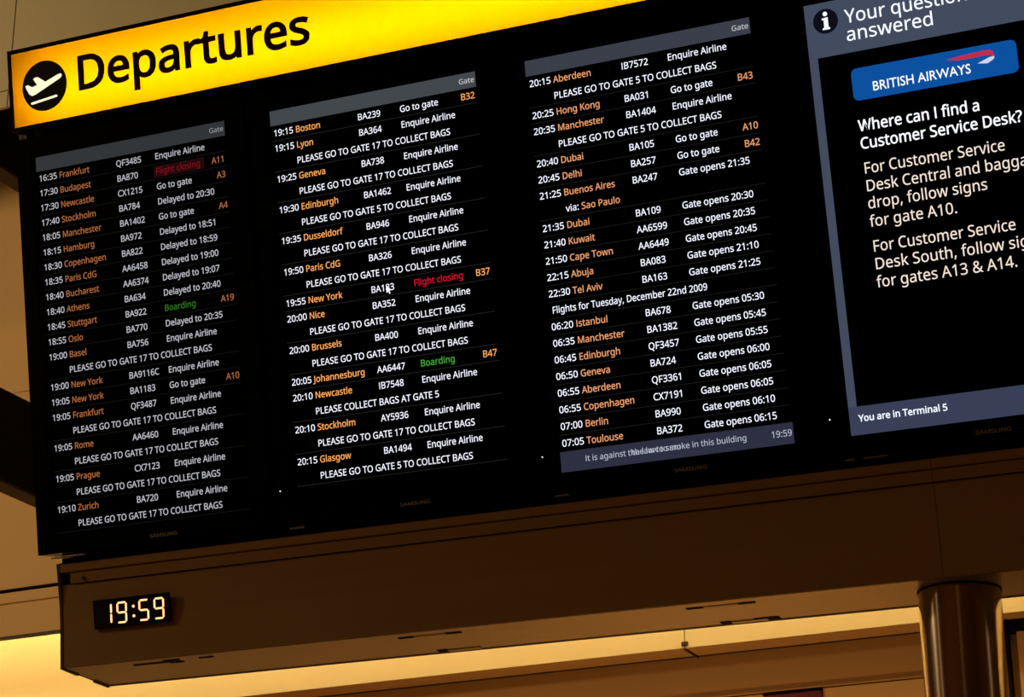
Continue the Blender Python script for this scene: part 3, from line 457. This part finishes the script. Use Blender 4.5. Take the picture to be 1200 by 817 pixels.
# cove light strip behind the bulkhead
t = hall('strip_light', box(-6.9, 5.9, 2.70, 2.76, 4.20, 4.22), M_cove)
tag(t, 'warm strip light hidden behind the left wall bulkhead, washing the cream fascia', 'light')

# seam bracket on the cream fascia
t = empty('seam_bracket', H(-0.79, 3.0, 3.553), HROT)
tag(t, 'small brown bracket and bar under the seam of the glowing cream fascia', 'bracket')
obj('clip', box(-0.012, 0.014, -0.006, 0.0, 0.002, 0.019, bevel=0.003), M_dark, t)
obj('bar', box(-0.004, 0.004, 0.0, 0.14, -0.012, -0.0061), M_dark, t)

# two black beams from the bulkhead
for name, u, zb, zt, lab in (('steel_beam', -3.193, 5.50, 5.86, 'black steel beam at the far left, beside the lower corner of the yellow sign'),
                             ('steel_beam', -3.045, 4.166, 4.523, 'black steel beam at the far left, beside the middle of the leftmost display')):
    t = empty(name, H(u - 0.045, 2.6, zb), HROT)
    tag(t, lab, 'beam', 'black beams behind the left end of the board')
    obj('web', box(-0.045, 0.045, -0.98, 0.0, 0.012, zt - zb, bevel=0.003), M_black, t)
    obj('bottom_flange', box(-0.04, 0.04, -0.98, 0.0, 0.0, 0.011), M_dark, t)

# dark red board low on the back wall
t = empty('red_sign_board', H(-0.43, 3.125, 2.9), HROT)
tag(t, 'dark red board low on the back wall, left of the steel column', 'sign')
obj('board', box(-0.11, 0.11, 0.004, 0.014, 0.0, 0.474, bevel=0.002), M_red, t)
obj('rim', box(-0.113, 0.113, 0.003, 0.014, 0.474, 0.479), M_frame, t)

# doorway at the right
t = struct(empty('door_1', H(0.60, 3.138, 0.0), HROT))
obj('door_frame', box(-0.245, -0.226, -0.06, 0.0, 0.0, 3.54), M_slot, t)
bm = bmesh.new()
add_box(bm, -0.245, 0.6, -0.05, 0.0, 3.50, 3.515)
add_box(bm, -0.245, 0.6, -0.05, 0.0, 3.528, 3.545)
obj('door_header', bm, M_slot, t)
obj('header_panel', box(-0.226, 0.6, -0.03, 0.0, 3.515, 3.528), M_brown, t)
obj('door_panel', box(-0.226, -0.195, -0.02, 0.0, 0.0, 3.50), M_cream, t)
obj('door_post', box(-0.195, -0.11, -0.055, 0.0, 0.0, 3.50), M_brown, t)
obj('door_leaf', box(-0.11, 0.6, -0.02, 0.0, 0.0, 3.50), M_dark, t)

# ------------------------------------------------------------------ departures sign
SX0, SX1 = -1.4725, 1.432
hs = empty('departures_sign', B(-0.02, -0.582, 0.0), BROT)
tag(hs, 'long lit yellow sign reading Departures in dark letters with a plane pictogram', 'sign')
sx = lambda X: X + 0.02
sz = lambda Y: -(Y + 0.582)
bm = bmesh.new()
ring_frame(bm, sx(SX0), sx(SX1), sz(-0.582), sz(-0.8095), 0.0105, 0.0, 0.14)
obj('frame', bm, M_frame, hs)
bm = bmesh.new()
add_box(bm, sx(SX0) + 0.0005, sx(SX1) - 0.0005, 0.135, 0.145, sz(-0.5825), sz(-0.809))
obj('back_panel', bm, M_inner, hs)
obj('face_panel', box(sx(SX0) + 0.0105, sx(SX1) - 0.0105, 0.003, 0.0045, sz(-0.5925), sz(-0.799)), M_sign, hs)
bm = bmesh.new()
bmesh.ops.create_cone(bm, cap_ends=True, segments=12, radius1=0.013, radius2=0.013, depth=2.82,
                      matrix=Matrix.Translation((sx(0.0), 0.085, sz(-0.672))) @ Matrix.Rotation(R(90), 4, 'Y'))
obj('tube_lamp', bm, M_tube, hs)
bm = bmesh.new()
put_text(bm, 'Departures', sx(-1.2645), sz(-0.662), 0.0905, w=15, fit=0.703, y=0.0008)
lt = text_obj('lettering', bm, M_ink, hs)
sm = lt.modifiers.new('thick', 'SOLIDIFY')
sm.thickness = 0.0018
sm.offset = 0
bm = bmesh.new()
prism(bm, circle(sx(-1.3605), sz(-0.6932), 0.0690, 64), -0.0005, 0.0025)
obj('pictogram_disc', bm, M_disc, hs)
bm = bmesh.new()
pc = (-1.3605, -0.6932)
# airliner climbing away: fuselage, tail fin, wing, and the runway bar
def pp(l):
    return [(sx(a), sz(b)) for a, b in l]
plane = [(-1.4190, -0.7015), (-1.4115, -0.7035), (-1.3985, -0.6955), (-1.3820, -0.6985), (-1.3935, -0.7165), (-1.3870, -0.7205),
         (-1.3780, -0.7195), (-1.3560, -0.7030), (-1.3170, -0.7160), (-1.3080, -0.7175), (-1.3040, -0.7140), (-1.3060, -0.7080), (-1.3120, -0.7040),
         (-1.3900, -0.6730), (-1.4000, -0.6715), (-1.4075, -0.6765), (-1.4165, -0.6930)]
prism(bm, pp(plane), -0.0015, 0.0)
prism(bm, pp([(-1.4035, -0.6530), (-1.3240, -0.6615), (-1.3205, -0.6590), (-1.3225, -0.6555), (-1.4010, -0.6470), (-1.4045, -0.6490)]), -0.0015, 0.0)
obj('plane_pictogram', bm, M_picto, hs)
bm = bmesh.new()
add_box(bm, sx(-1.462), sx(-1.428), 0.02, 0.05, -0.018, -0.001, bevel=0.002)
add_box(bm, sx(-1.442), sx(-1.434), 0.018, 0.05, -0.026, -0.006, bevel=0.002)
obj('hanging_bracket', bm, pbr('dull_grey_bracket', lin(80, 72, 64), 0.6), hs)

# ------------------------------------------------------------------ housing beam under and behind the displays
hh = empty('display_housing', B(0.0, 0.905, 0.2), BROT)
tag(hh, 'long tan metal housing beam under the row of black displays', 'housing')
hz_ = lambda Y: -(Y - 0.905)
hy = lambda Z: Z - 0.2
HX0, HX1, SEAM = -1.402, 1.43, 0.889


def prof(pts):
    return [(hy(Z), hz_(Y)) for Z, Y in pts]


lip = prof([(0.0085, 0.5905), (0.008, 0.592), (0.008, 0.611), (0.012, 0.6145), (0.06, 0.6145), (0.06, 0.5905)])
chan = prof([(0.0098, 0.6165), (0.0105, 0.6430), (0.03, 0.6430), (0.03, 0.6165)])
face = prof([(0.0140, 0.6455), (0.0132, 0.6462), (0.0125, 0.70), (0.0105, 0.745), (0.0065, 0.79), (0.002, 0.84), (0.0, 0.8575), (0.004, 0.8590), (0.03, 0.8630), (0.03, 0.6455)])
for x0, x1 in ((HX0, SEAM - 0.0006), (SEAM + 0.0006, HX1)):
    bm = bmesh.new()
    extrude_x(bm, lip, x0, x1)
    obj('top_lip', bm, M_hous, hh)
    bm = bmesh.new()
    extrude_x(bm, chan, x0 + (0.03 if x0 < 0 else 0), x1)
    obj('channel', bm, M_hous, hh)
    bm = bmesh.new()
    extrude_x(bm, face, x0, x1)
    obj('fascia_panel', bm, M_hous, hh)
bm = bmesh.new()
bmesh.ops.create_cone(bm, cap_ends=True, segments=16, radius1=0.0055, radius2=0.005, depth=0.004,
                      matrix=Matrix.Translation((-1.333, hy(0.0095), hz_(0.632))) @ Matrix.Rotation(R(90), 4, 'X'))
obj('screw', bm, M_dark, hh)
obj('groove_lining', box(HX0 + 0.001, HX1 - 0.001, hy(0.028), hy(0.032), hz_(0.66), hz_(0.60)), M_dark, hh)
obj('channel_end', box(HX0, HX0 + 0.029, hy(0.024), hy(0.03), hz_(0.645), hz_(0.6145)), M_slot, hh)
# underside: level in the hall, so it climbs away in board axes
t13 = math.tan(TILT)
def sof(d, lift=0.0):          # d metres behind the front edge along the level
    return (hy(d * cT), hz_(0.8588 + d * sT) + lift)
bm = bmesh.new()
extrude_x(bm, [sof(0.004), sof(0.222), (sof(0.222)[0], sof(0.222)[1] + 0.02), (sof(0.03)[0], sof(0.03)[1] + 0.02)], HX0, HX1)
obj('underside', bm, M_soffit, hh)
bm = bmesh.new()
extrude_x(bm, [sof(0.216, -0.001), sof(0.228, -0.001), (sof(0.228)[0], sof(0.228)[1] + 0.05), (sof(0.216)[0], sof(0.216)[1] + 0.05)], HX0, HX1)
obj('rear_edge', bm, M_dark, hh)
# end plate with its notched lower rim
bm = bmesh.new()
extrude_x(bm, prof([(0.007, 0.589), (0.0115, 0.70), (0.0095, 0.745), (0.0055, 0.79), (0.001, 0.84), (-0.002, 0.861)]) +
          [sof(0.075, -0.004), sof(0.075, 0.0), sof(0.155, 0.0), sof(0.155, -0.004), sof(0.226, -0.004), (sof(0.226)[0], hz_(0.589))], HX0 - 0.008, HX0)
obj('end_plate', bm, M_dark, hh)
# rear cover and the black backing the displays hang on
obj('rear_cover', box(HX0, HX1, hy(0.203), hy(0.215), hz_(0.90), hz_(0.59)), M_backing, hh)
bk = empty('backing_board', B(0.0, 0.565, 0.145), BROT)
tag(bk, 'long black backing board seen in the narrow gaps between the displays', 'board')
obj('board', box(HX0 - 0.045, HX1, -0.052, 0.052, -0.0225, 1.143), M_backing, bk)
obj('hanging_rail', box(HX0 - 0.02, HX1 - 0.02, -0.0545, -0.052, 0.9, 0.95), M_backing, bk)
obj('top_cover', box(HX0, HX1, hy(0.0075), hy(0.203), hz_(0.5905), hz_(0.588)), M_backing, hh)
# access slots in the underside
def slot(x0, x1, d0, d1, m, name='access_slot', h=0.0015):
    bm = bmesh.new()
    a, b = sof(d0), sof(d1)
    extrude_x(bm, [(a[0], a[1] - h), (b[0], b[1] - h), (b[0], b[1] + 0.001), (a[0], a[1] + 0.001)], x0, x1)
    obj(name, bm, m, hh)
for xs_ in (-0.466, 0.275):
    slot(xs_, xs_ + 0.041, 0.036, 0.047, M_slot)
    slot(xs_ + 0.126, xs_ + 0.167, 0.036, 0.047, M_slot)
    slot(xs_ + 0.041, xs_ + 0.126, 0.036, 0.047, M_hous, 'latch_cover', 0.001)
    slot(xs_ + 0.035, xs_ + 0.062, 0.190, 0.214, M_slot)
    slot(xs_ + 0.062, xs_ + 0.150, 0.197, 0.212, M_metal, 'latch_plate', 0.002)
    if xs_ > 0:
        slot(xs_ + 0.120, xs_ + 0.180, 0.188, 0.214, M_slot)
slot(-1.215, -1.10, 0.036, 0.045, M_slot)
slot(-1.113, -1.075, 0.045, 0.056, M_slot)
slot(-1.12, -1.075, 0.024, 0.034, M_slot)
slot(-1.02, -0.98, 0.030, 0.038, M_slot)

# ------------------------------------------------------------------ digital clock set in the fascia
ck = empty('digital_clock', B(-1.191, 0.768, 0.0), BROT)
tag(ck, 'black digital clock with amber digits showing 19:59 in the tan fascia', 'clock')
cx = lambda X: X + 1.191
cz = lambda Y: -(Y - 0.768)
obj('display_window', box(cx(-1.3025), cx(-1.0795), 0.0030, 0.0056, cz(0.768), cz(0.6955), bevel=0.001), M_win, ck)
bm = bmesh.new()
ring_frame(bm, cx(-1.3035), cx(-1.0785), cz(0.769), cz(0.6945), 0.0025, 0.0023, 0.0060)
obj('casing', bm, M_slot, ck)
SEGS = {'a': ((0, 2), (1, 2)), 'b': ((1, 2), (1, 1)), 'c': ((1, 1), (1, 0)), 'd': ((0, 0), (1, 0)), 'e': ((0, 0), (0, 1)), 'f': ((0, 1), (0, 2)), 'g': ((0, 1), (1, 1))}
DIG = {'1': 'bc', '9': 'abcdfg', '5': 'acdfg'}
def digit(X0, ch, w=0.0255, h=0.0505, Yb=0.7575):
    bm = bmesh.new()
    for s in DIG[ch]:
        (i0, j0), (i1, j1) = SEGS[s]
        def P(i, j):
            x, z = i * w, j * h / 2
            return Vector((cx(X0) + x + z * 0.03, cz(Yb) + z))
        p, q = P(i0, j0), P(i1, j1)
        d = (q - p).normalized()
        n = Vector((-d.y, d.x))
        p += d * 0.0032
        q -= d * 0.0032
        t_ = 0.0023
        out = [p - d * 0.0022, p + n * t_, q + n * t_, q + d * 0.0022, q - n * t_, p - n * t_]
        prism(bm, [(v.x, v.y) for v in out], 0.0020, 0.0032)
    return obj('digit', bm, M_led, ck)
digit(-1.2775, '1')
digit(-1.2330, '9')
digit(-1.1680, '5')
digit(-1.1235, '9')
bm = bmesh.new()
for Y in (0.7200, 0.7445):
    prism(bm, circle(cx(-1.1845), cz(Y), 0.0036, 14), 0.0020, 0.0032)
obj('colon', bm, M_led, ck)

# ------------------------------------------------------------------ the four displays
W, HT, PITCH = 0.573, 1.0187, 0.70606
VB = 1.062
ROW0, ROWH = 0.0392, 0.04045


def screen_mats(k, white, orange):
    return [glow('screen_white_%d' % k, lin(*white), 1.3), glow('screen_orange_%d' % k, lin(*orange), 1.3),
            glow('screen_red_%d' % k, lin(*((132, 10, 30) if k == 0 else (215, 22, 50))), 0.9), glow('screen_green_%d' % k, lin(*((48, 118, 34) if k == 0 else (70, 175, 60))), 0.85)]


def display(i, name, label):
    e = empty(name, B(-1.4 + i * PITCH + W / 2, VB - 0.5, 0.0), BROT)
    tag(e, label, 'screen', 'portrait displays in a row under the yellow sign')
    b = 0.0565
    bm = bmesh.new()
    ring_frame(bm, -W / 2 - b, W / 2 + b, 0.0, VB + 0.055, b * 0.75, -0.004, 0.085)
    ring_frame(bm, -W / 2 - b * 0.26, W / 2 + b * 0.26, VB - HT - b * 0.26, VB + b * 0.26, b * 0.2, -0.0025, 0.02)
    obj('bezel', bm, M_bezel, e)
    p = obj('screen_panel', box(-W / 2 - b * 0.5, W / 2 + b * 0.5, 0.0, 0.02, VB - HT - b * 0.5, VB + b * 0.5), M_panel, e)
    bm = bmesh.new()
    put_text(bm, 'SAMSUNG', 0.280 - W / 2, VB - 1.0515, 0.0085, w=12, fit=0.081, y=-0.0047)
    text_obj('maker_name', bm, M_logo, e)
    if i:
        bm = bmesh.new()
        prism(bm, circle(-0.0445 - W / 2, VB - 0.976, 0.0017, 12), -0.0052, -0.003)
        obj('power_light', bm, glow('power_led_%d' % i, lin(225, 235, 235), 1.3), e)
    for a, c in (((-0.02, 0.084),), ((-0.026, 0.014),), ((-0.023, 0.003), (0.004, 0.015)), ((-0.021, 0.002), (0.022, 0.078)))[i]:
        obj('bezel_glint_strip', box(a - W / 2, c - W / 2, -0.001, 0.03, -0.0125, -0.0085, bevel=0.001), M_metal, e)  # metal strip put where the bezel's lower edge only catches a glint
    return e, p


TX = 0.0
PL = 'PLEASE GO TO GATE %s TO COLLECT BAGS'
XS = 0.415 / text_width(PL % '5', 0.0165)
LX = lambda u: u - W / 2
LZ = lambda v: VB - v
YT = -0.0012


def cell(nm, s, u, base, m, row, **kw):
    bm = bmesh.new()
    x = put_text(bm, s, u, base, 0.0165, 0, y=YT, w=4, **kw)
    text_obj(nm, bm, m, row)
    return x


def board_rows(e, mats, rows, m_line):
    """each flight is a row (its hairline) with the printed cells as children"""
    entries = []
    for r in rows:
        if len(r) == 1 or r[0] == 'via':
            entries[-1].append(r)
        else:
            entries.append([r])
    v = ROW0
    for ent in entries:
        vend = v + ROWH * len(ent)
        bm = bmesh.new()
        flat(bm, [(LX(0.002), LZ(vend - 0.0006)), (LX(0.571), LZ(vend - 0.0006)), (LX(0.571), LZ(vend + 0.0006)), (LX(0.002), LZ(vend + 0.0006))], YT + 0.0006)
        row = text_obj('flight_row' if len(ent[0]) == 5 else 'date_row', bm, m_line, p)
        for r in ent:
            base = LZ(v + ROWH / 2 + 0.0082)
            if len(r) == 1:
                cell('notice_text', r[0], LX(0.0677), base, mats[0], row, xs=XS)
            elif r[0] == 'via':
                x = cell('via_text', 'via: ', LX(0.0720), base, mats[0], row, xs=XS)
                cell('destination_text', r[1], x, base, mats[1], row, xs=XS)
            elif len(r) == 2:
                cell('date_text', r[1], LX(0.0130), base, mats[0], row, fit=0.392)
            else:
                tm, dest, fl_, st, gate = r
                cell('time_text', tm, LX(0.0072), base, mats[0], row, fit=0.0570)
                cell('destination_text', dest, LX(0.0699), base, mats[1], row, xs=XS)
                cell('flight_number', fl_, LX(0.2455), base, mats[0], row, xs=XS)
                cell('status_text', st, LX(0.3630), base, mats[{'Flight closing': 2, 'Boarding': 3}.get(st, 0)], row, xs=XS)
                if gate:
                    cell('gate_text', gate, LX(0.5680), base, mats[1], row, xs=XS, align='R')
            v += ROWH


def header(p, col, white):
    bm = bmesh.new()
    prism(bm, [(LX(0), LZ(ROW0)), (LX(W), LZ(ROW0)), (LX(W), LZ(0)), (LX(0), LZ(0))], -0.0008, 0.0, 0)
    put_text(bm, 'Gate', LX(0.5275), LZ(0.0262), 0.0128, 1, y=YT, fit=0.0425, w=6)
    text_obj('header_bar', bm, [glow('header_grey', lin(*col), 1.0), white], p)


E_ = 'Enquire Airline'
G_ = 'Go to gate'
R17, R5 = (PL % '17',), (PL % '5',)
rows1 = [('16:35', 'Frankfurt', 'QF3485', E_, ''), ('17:30', 'Budapest', 'BA870', 'Flight closing', 'A11'), ('17:30', 'Newcastle', 'CX1215', G_, 'A3'),
         ('17:40', 'Stockholm', 'BA784', 'Delayed to 20:30', ''), ('18:05', 'Manchester', 'BA1402', G_, 'A4'), ('18:15', 'Hamburg', 'BA972', 'Delayed to 18:51', ''),
         ('18:30', 'Copenhagen', 'BA822', 'Delayed to 18:59', ''), ('18:35', 'Paris CdG', 'AA6458', 'Delayed to 19:00', ''), ('18:40', 'Bucharest', 'AA6374', 'Delayed to 19:07', ''),
         ('18:40', 'Athens', 'BA634', 'Delayed to 20:40', ''), ('18:45', 'Stuttgart', 'BA922', 'Boarding', 'A19'), ('18:55', 'Oslo', 'BA770', 'Delayed to 20:35', ''),
         ('19:00', 'Basel', 'BA756', E_, ''), R17, ('19:00', 'New York', 'BA9116C', E_, ''), ('19:05', 'New York', 'BA1183', G_, 'A10'), ('19:05', 'Frankfurt', 'QF3487', E_, ''), R17,
         ('19:05', 'Rome', 'AA6460', E_, ''), R17, ('19:05', 'Prague', 'CX7123', E_, ''), R17, ('19:10', 'Zurich', 'BA720', E_, ''), R17]
rows2 = [('19:15', 'Boston', 'BA239', G_, 'B32'), ('19:15', 'Lyon', 'BA364', E_, ''), R17, ('19:25', 'Geneva', 'BA738', E_, ''), R17, ('19:30', 'Edinburgh', 'BA1462', E_, ''), R5,
         ('19:35', 'Dusseldorf', 'BA946', E_, ''), R17, ('19:50', 'Paris CdG', 'BA326', E_, ''), R17, ('19:55', 'New York', 'BA183', 'Flight closing', 'B37'), ('20:00', 'Nice', 'BA352', E_, ''), R17,
         ('20:00', 'Brussels', 'BA400', E_, ''), R17, ('20:05', 'Johannesburg', 'AA6447', 'Boarding', 'B47'), ('20:10', 'Newcastle', 'IB7548', E_, ''), ('PLEASE COLLECT BAGS AT GATE 5',),
         ('20:10', 'Stockholm', 'AY5936', E_, ''), R17, ('20:15', 'Glasgow', 'BA1494', E_, ''), R5]
GO = 'Gate opens '
rows3 = [('20:15', 'Aberdeen', 'IB7572', E_, ''), R5, ('20:25', 'Hong Kong', 'BA031', G_, 'B43'), ('20:35', 'Manchester', 'BA1404', E_, ''), R5, ('20:40', 'Dubai', 'BA105', G_, 'A10'),
         ('20:45', 'Delhi', 'BA257', G_, 'B42'), ('21:25', 'Buenos Aires', 'BA247', GO + '21:35', ''), ('via', 'Sao Paulo'), ('21:35', 'Dubai', 'BA109', GO + '20:30', ''),
         ('21:40', 'Kuwait', 'AA6599', GO + '20:35', ''), ('21:50', 'Cape Town', 'AA6449', GO + '20:45', ''), ('22:15', 'Abuja', 'BA083', GO + '21:10', ''), ('22:30', 'Tel Aviv', 'BA163', GO + '21:25', ''),
         ('day', 'Flights for Tuesday, December 22nd 2009'), ('06:20', 'Istanbul', 'BA678', GO + '05:30', ''), ('06:35', 'Manchester', 'BA1382', GO + '05:45', ''), ('06:45', 'Edinburgh', 'QF3457', GO + '05:55', ''),
         ('06:50', 'Geneva', 'BA724', GO + '06:00', ''), ('06:55', 'Aberdeen', 'QF3361', GO + '06:05', ''), ('06:55', 'Copenhagen', 'CX7191', GO + '06:05', ''), ('07:00', 'Berlin', 'BA990', GO + '06:10', ''),
         ('07:05', 'Toulouse', 'BA372', GO + '06:15', '')]

M_line = [glow('row_hairline_%d' % k, lin(c, c, c + 2), 1.0) for k, c in ((0, 20), (1, 38), (2, 30))]
# leftmost
e, p = display(0, 'flight_display', 'black portrait display at the left end above the clock, list starting 16:35 Frankfurt')
mats = screen_mats(0, (170, 170, 178), (152, 90, 52))
header(e, (47, 51, 55), glow('header_text_0', lin(140, 143, 148), 1.0))
board_rows(e, mats, rows1, M_line[0])
bm = bmesh.new()
vv = ROW0 + ROWH
prism(bm, [(LX(0.358), LZ(vv + 0.036)), (LX(0.507), LZ(vv + 0.036)), (LX(0.507), LZ(vv + 0.006)), (LX(0.358), LZ(vv + 0.006))], -0.0008, 0.0)
obj('red_text_glow', bm, glow('dark_red_patch', lin(32, 2, 7), 1.0), e)  # dark red patch painted for the blurred glow around the text
# second
e, p = display(1, 'flight_display', 'black portrait display second from left, flight list starting 19:15 Boston')
mats = screen_mats(1, (222, 222, 234), (230, 152, 82))
header(e, (66, 71, 75), glow('header_text_1', lin(190, 192, 194), 1.0))
board_rows(e, mats, rows2, M_line[1])
bm = bmesh.new()
vx, vy = 0.2880, 0.4985
cur = [(a * 0.85, b * 0.85) for a, b in [(0, 0), (0.0, 0.024), (0.0052, 0.0190), (0.0088, 0.0272), (0.0126, 0.0255), (0.0090, 0.0176), (0.0160, 0.0170)]]
flat(bm, [(LX(vx + a), LZ(vy + b)) for a, b in cur], -0.0016)
text_obj('mouse_pointer', bm, mats[0], e)
# third
e, p = display(2, 'flight_display', 'black portrait display third from left, list starting 20:15 Aberdeen, with grey-blue footer bar')
mats = screen_mats(2, (222, 224, 238), (212, 142, 98))
header(e, (58, 62, 74), glow('header_text_2', lin(182, 186, 192), 1.0))
board_rows(e, mats, rows3, M_line[2])
bm = bmesh.new()
vf = 0.9700
prism(bm, [(LX(0), LZ(HT)), (LX(W), LZ(HT)), (LX(W), LZ(vf)), (LX(0), LZ(vf))], -0.0008, 0.0, 0)
FT = 'It is against the law to smoke in this building'
put_text(bm, FT, LX(0.0620), LZ(0.9985), 0.0138, 1, y=YT, fit=0.400, w=3)
kf = 0.400 / text_width(FT, 0.0138)
put_text(bm, 'the law to sm', LX(0.0620 + 0.0105) + text_width('It is against ', 0.0138, 'N', kf), LZ(0.9985), 0.0138, 1, y=YT - 0.0002, xs=kf, w=0)
put_text(bm, '19:59', LX(0.5200), LZ(1.0005), 0.0150, 1, y=YT, fit=0.0500, w=3)
text_obj('footer_bar', bm, [glow('footer_blue', lin(45, 47, 66), 1.0), glow('footer_text', lin(178, 184, 200), 1.0)], e)
# fourth
e, p = display(3, 'information_display', 'black portrait display at the right end with questions text and blue rounded logo panel')
W4 = glow('info_white', lin(238, 244, 255), 1.15)
W4B = glow('info_bold_white', lin(245, 248, 255), 1.15)
CR = glow('info_cream', lin(236, 220, 205), 1.05)
GB = glow('info_slate', lin(66, 75, 94), 1.0)
GB2 = glow('info_slate_low', lin(56, 63, 86), 1.0)
def rect(u0, u1, v0, v1):
    return [(LX(u0), LZ(v1)), (LX(u1), LZ(v1)), (LX(u1), LZ(v0)), (LX(u0), LZ(v0))]
bm = bmesh.new()
prism(bm, rect(0, W, 0, 0.1308), -0.0008, 0, 0)
prism(bm, rect(0, 0.0199, 0.1308, 0.9537), -0.0008, 0, 0)
prism(bm, rect(W - 0.0199, W, 0.1308, 0.9537), -0.0008, 0, 0)
put_text(bm, 'Your questions', LX(0.0940), LZ(0.0600), 0.0320, 1, y=YT, fit=0.308, w=3)
put_text(bm, 'answered', LX(0.0918), LZ(0.1030), 0.0320, 1, y=YT, fit=0.207, w=3)
text_obj('header_bar', bm, [GB, W4], e)
bm = bmesh.new()
prism(bm, circle(LX(0.0482), LZ(0.0458), 0.0297, 40), -0.0012, 0.0, 0)
prism(bm, circle(LX(0.0486), LZ(0.0283), 0.0053, 20), -0.002, -0.001, 1)
pi = [(0.0400, 0.0385), (0.0540, 0.0370), (0.0540, 0.0610), (0.0572, 0.0625), (0.0572, 0.0660), (0.0398, 0.0660), (0.0398, 0.0625), (0.0440, 0.0610), (0.0440, 0.0428), (0.0400, 0.0420)]
prism(bm, [(LX(a), LZ(b)) for a, b in pi], -0.002, -0.001, 1)
obj('information_symbol', bm, [glow('info_disc', lin(10, 12, 26), 1.0), W4], e)
bm = bmesh.new()
prism(bm, rounded(LX(0.0935), LX(0.4745), LZ(0.2478), LZ(0.1712), 0.0135), -0.0010, 0.0, 0)
put_text(bm, 'BRITISH AIRWAYS', LX(0.1395), LZ(0.2310), 0.0218, 1, y=-0.0014, font='G', fit=0.2285, w=-6)
rib = [(0.3155, 0.1905), (0.3500, 0.1868), (0.4030, 0.1845), (0.4150, 0.1850), (0.4215, 0.1905), (0.4237, 0.1975), (0.4222, 0.2015), (0.4165, 0.1975), (0.4035, 0.1958), (0.3700, 0.1968), (0.3400, 0.1965)]
flat(bm, [(LX(a), LZ(b)) for a, b in rib], -0.0014, 2)
wing = [(0.3840, 0.2118), (0.4125, 0.2020), (0.4222, 0.2012), (0.4235, 0.2050), (0.4190, 0.2095), (0.4065, 0.2155), (0.3950, 0.2138)]
flat(bm, [(LX(a), LZ(b)) for a, b in wing], -0.0014, 3)
text_obj('logo_panel', bm, [glow('logo_blue', lin(8, 80, 158), 1.0), W4, glow('logo_red', lin(196, 42, 74), 1.0), glow('logo_white', lin(205, 214, 238), 1.0)], e)
bm = bmesh.new()
put_text(bm, 'Where can I find a', LX(0.0965), LZ(0.3205), 0.0262, 0, y=YT, fit=0.2815, w=9)
put_text(bm, 'Customer Service Desk?', LX(0.0960), LZ(0.3625), 0.0262, 0, y=YT, fit=0.3725, w=9)
text_obj('question_text', bm, W4B, e)
for nm, lines in (('answer_text', (('For Customer Service', 0.4213, 0.3255), ('Desk Central and baggage', 0.4632, 0.410), ('drop, follow signs', 0.5040, 0.2760), ('for gate A10.', 0.5465, 0.2030))),
                  ('answer_text', (('For Customer Service', 0.6050, 0.3275), ('Desk South, follow signs', 0.6465, 0.389), ('for gates A13 & A14.', 0.6885, 0.3215)))):
    bm = bmesh.new()
    for s, v, wd_ in lines:
        put_text(bm, s, LX(0.0975), LZ(v), 0.0260, 0, y=YT, fit=wd_, w=2)
    text_obj(nm, bm, CR, e)
bm = bmesh.new()
prism(bm, rect(0, W, 0.9537, HT), -0.0008, 0, 0)
put_text(bm, 'You are in Terminal 5', LX(0.0215), LZ(0.9885), 0.0150, 1, y=YT, fit=0.2035, w=14)
text_obj('footer_bar', bm, [GB2, W4], e)

# ------------------------------------------------------------------ steel column under the housing
cl = empty('support_column', (0.897, 0.325, 0.0))
tag(cl, 'round brushed steel column holding up the right part of the housing', 'column')
bm = bmesh.new()
bmesh.ops.create_cone(bm, cap_ends=False, segments=96, radius1=0.0935, radius2=0.0935, depth=2.93, matrix=Matrix.Translation((0, 0, 1.465)))
s = obj('shaft', bm, M_steel, cl)
for f in s.data.polygons:
    f.use_smooth = len(f.vertices) == 4
bm = bmesh.new()
n = 96
for r0, r1, z0, z1 in ((0.088, 0.0953, 2.9295, 2.9345),):
    vs = [[bm.verts.new((r * math.cos(2 * math.pi * i / n), r * math.sin(2 * math.pi * i / n), z)) for i in range(n)] for r, z in ((r0, z0), (r1, z0), (r1, z1), (r0, z1))]
    for i in range(n):
        j = (i + 1) % n
        for k in range(4):
            bm.faces.new((vs[k][i], vs[k][j], vs[(k + 1) % 4][j], vs[(k + 1) % 4][i]))
obj('shadow_gap_ring', bm, M_slot, cl)  # black ring stands in for the shadow gap around the column top
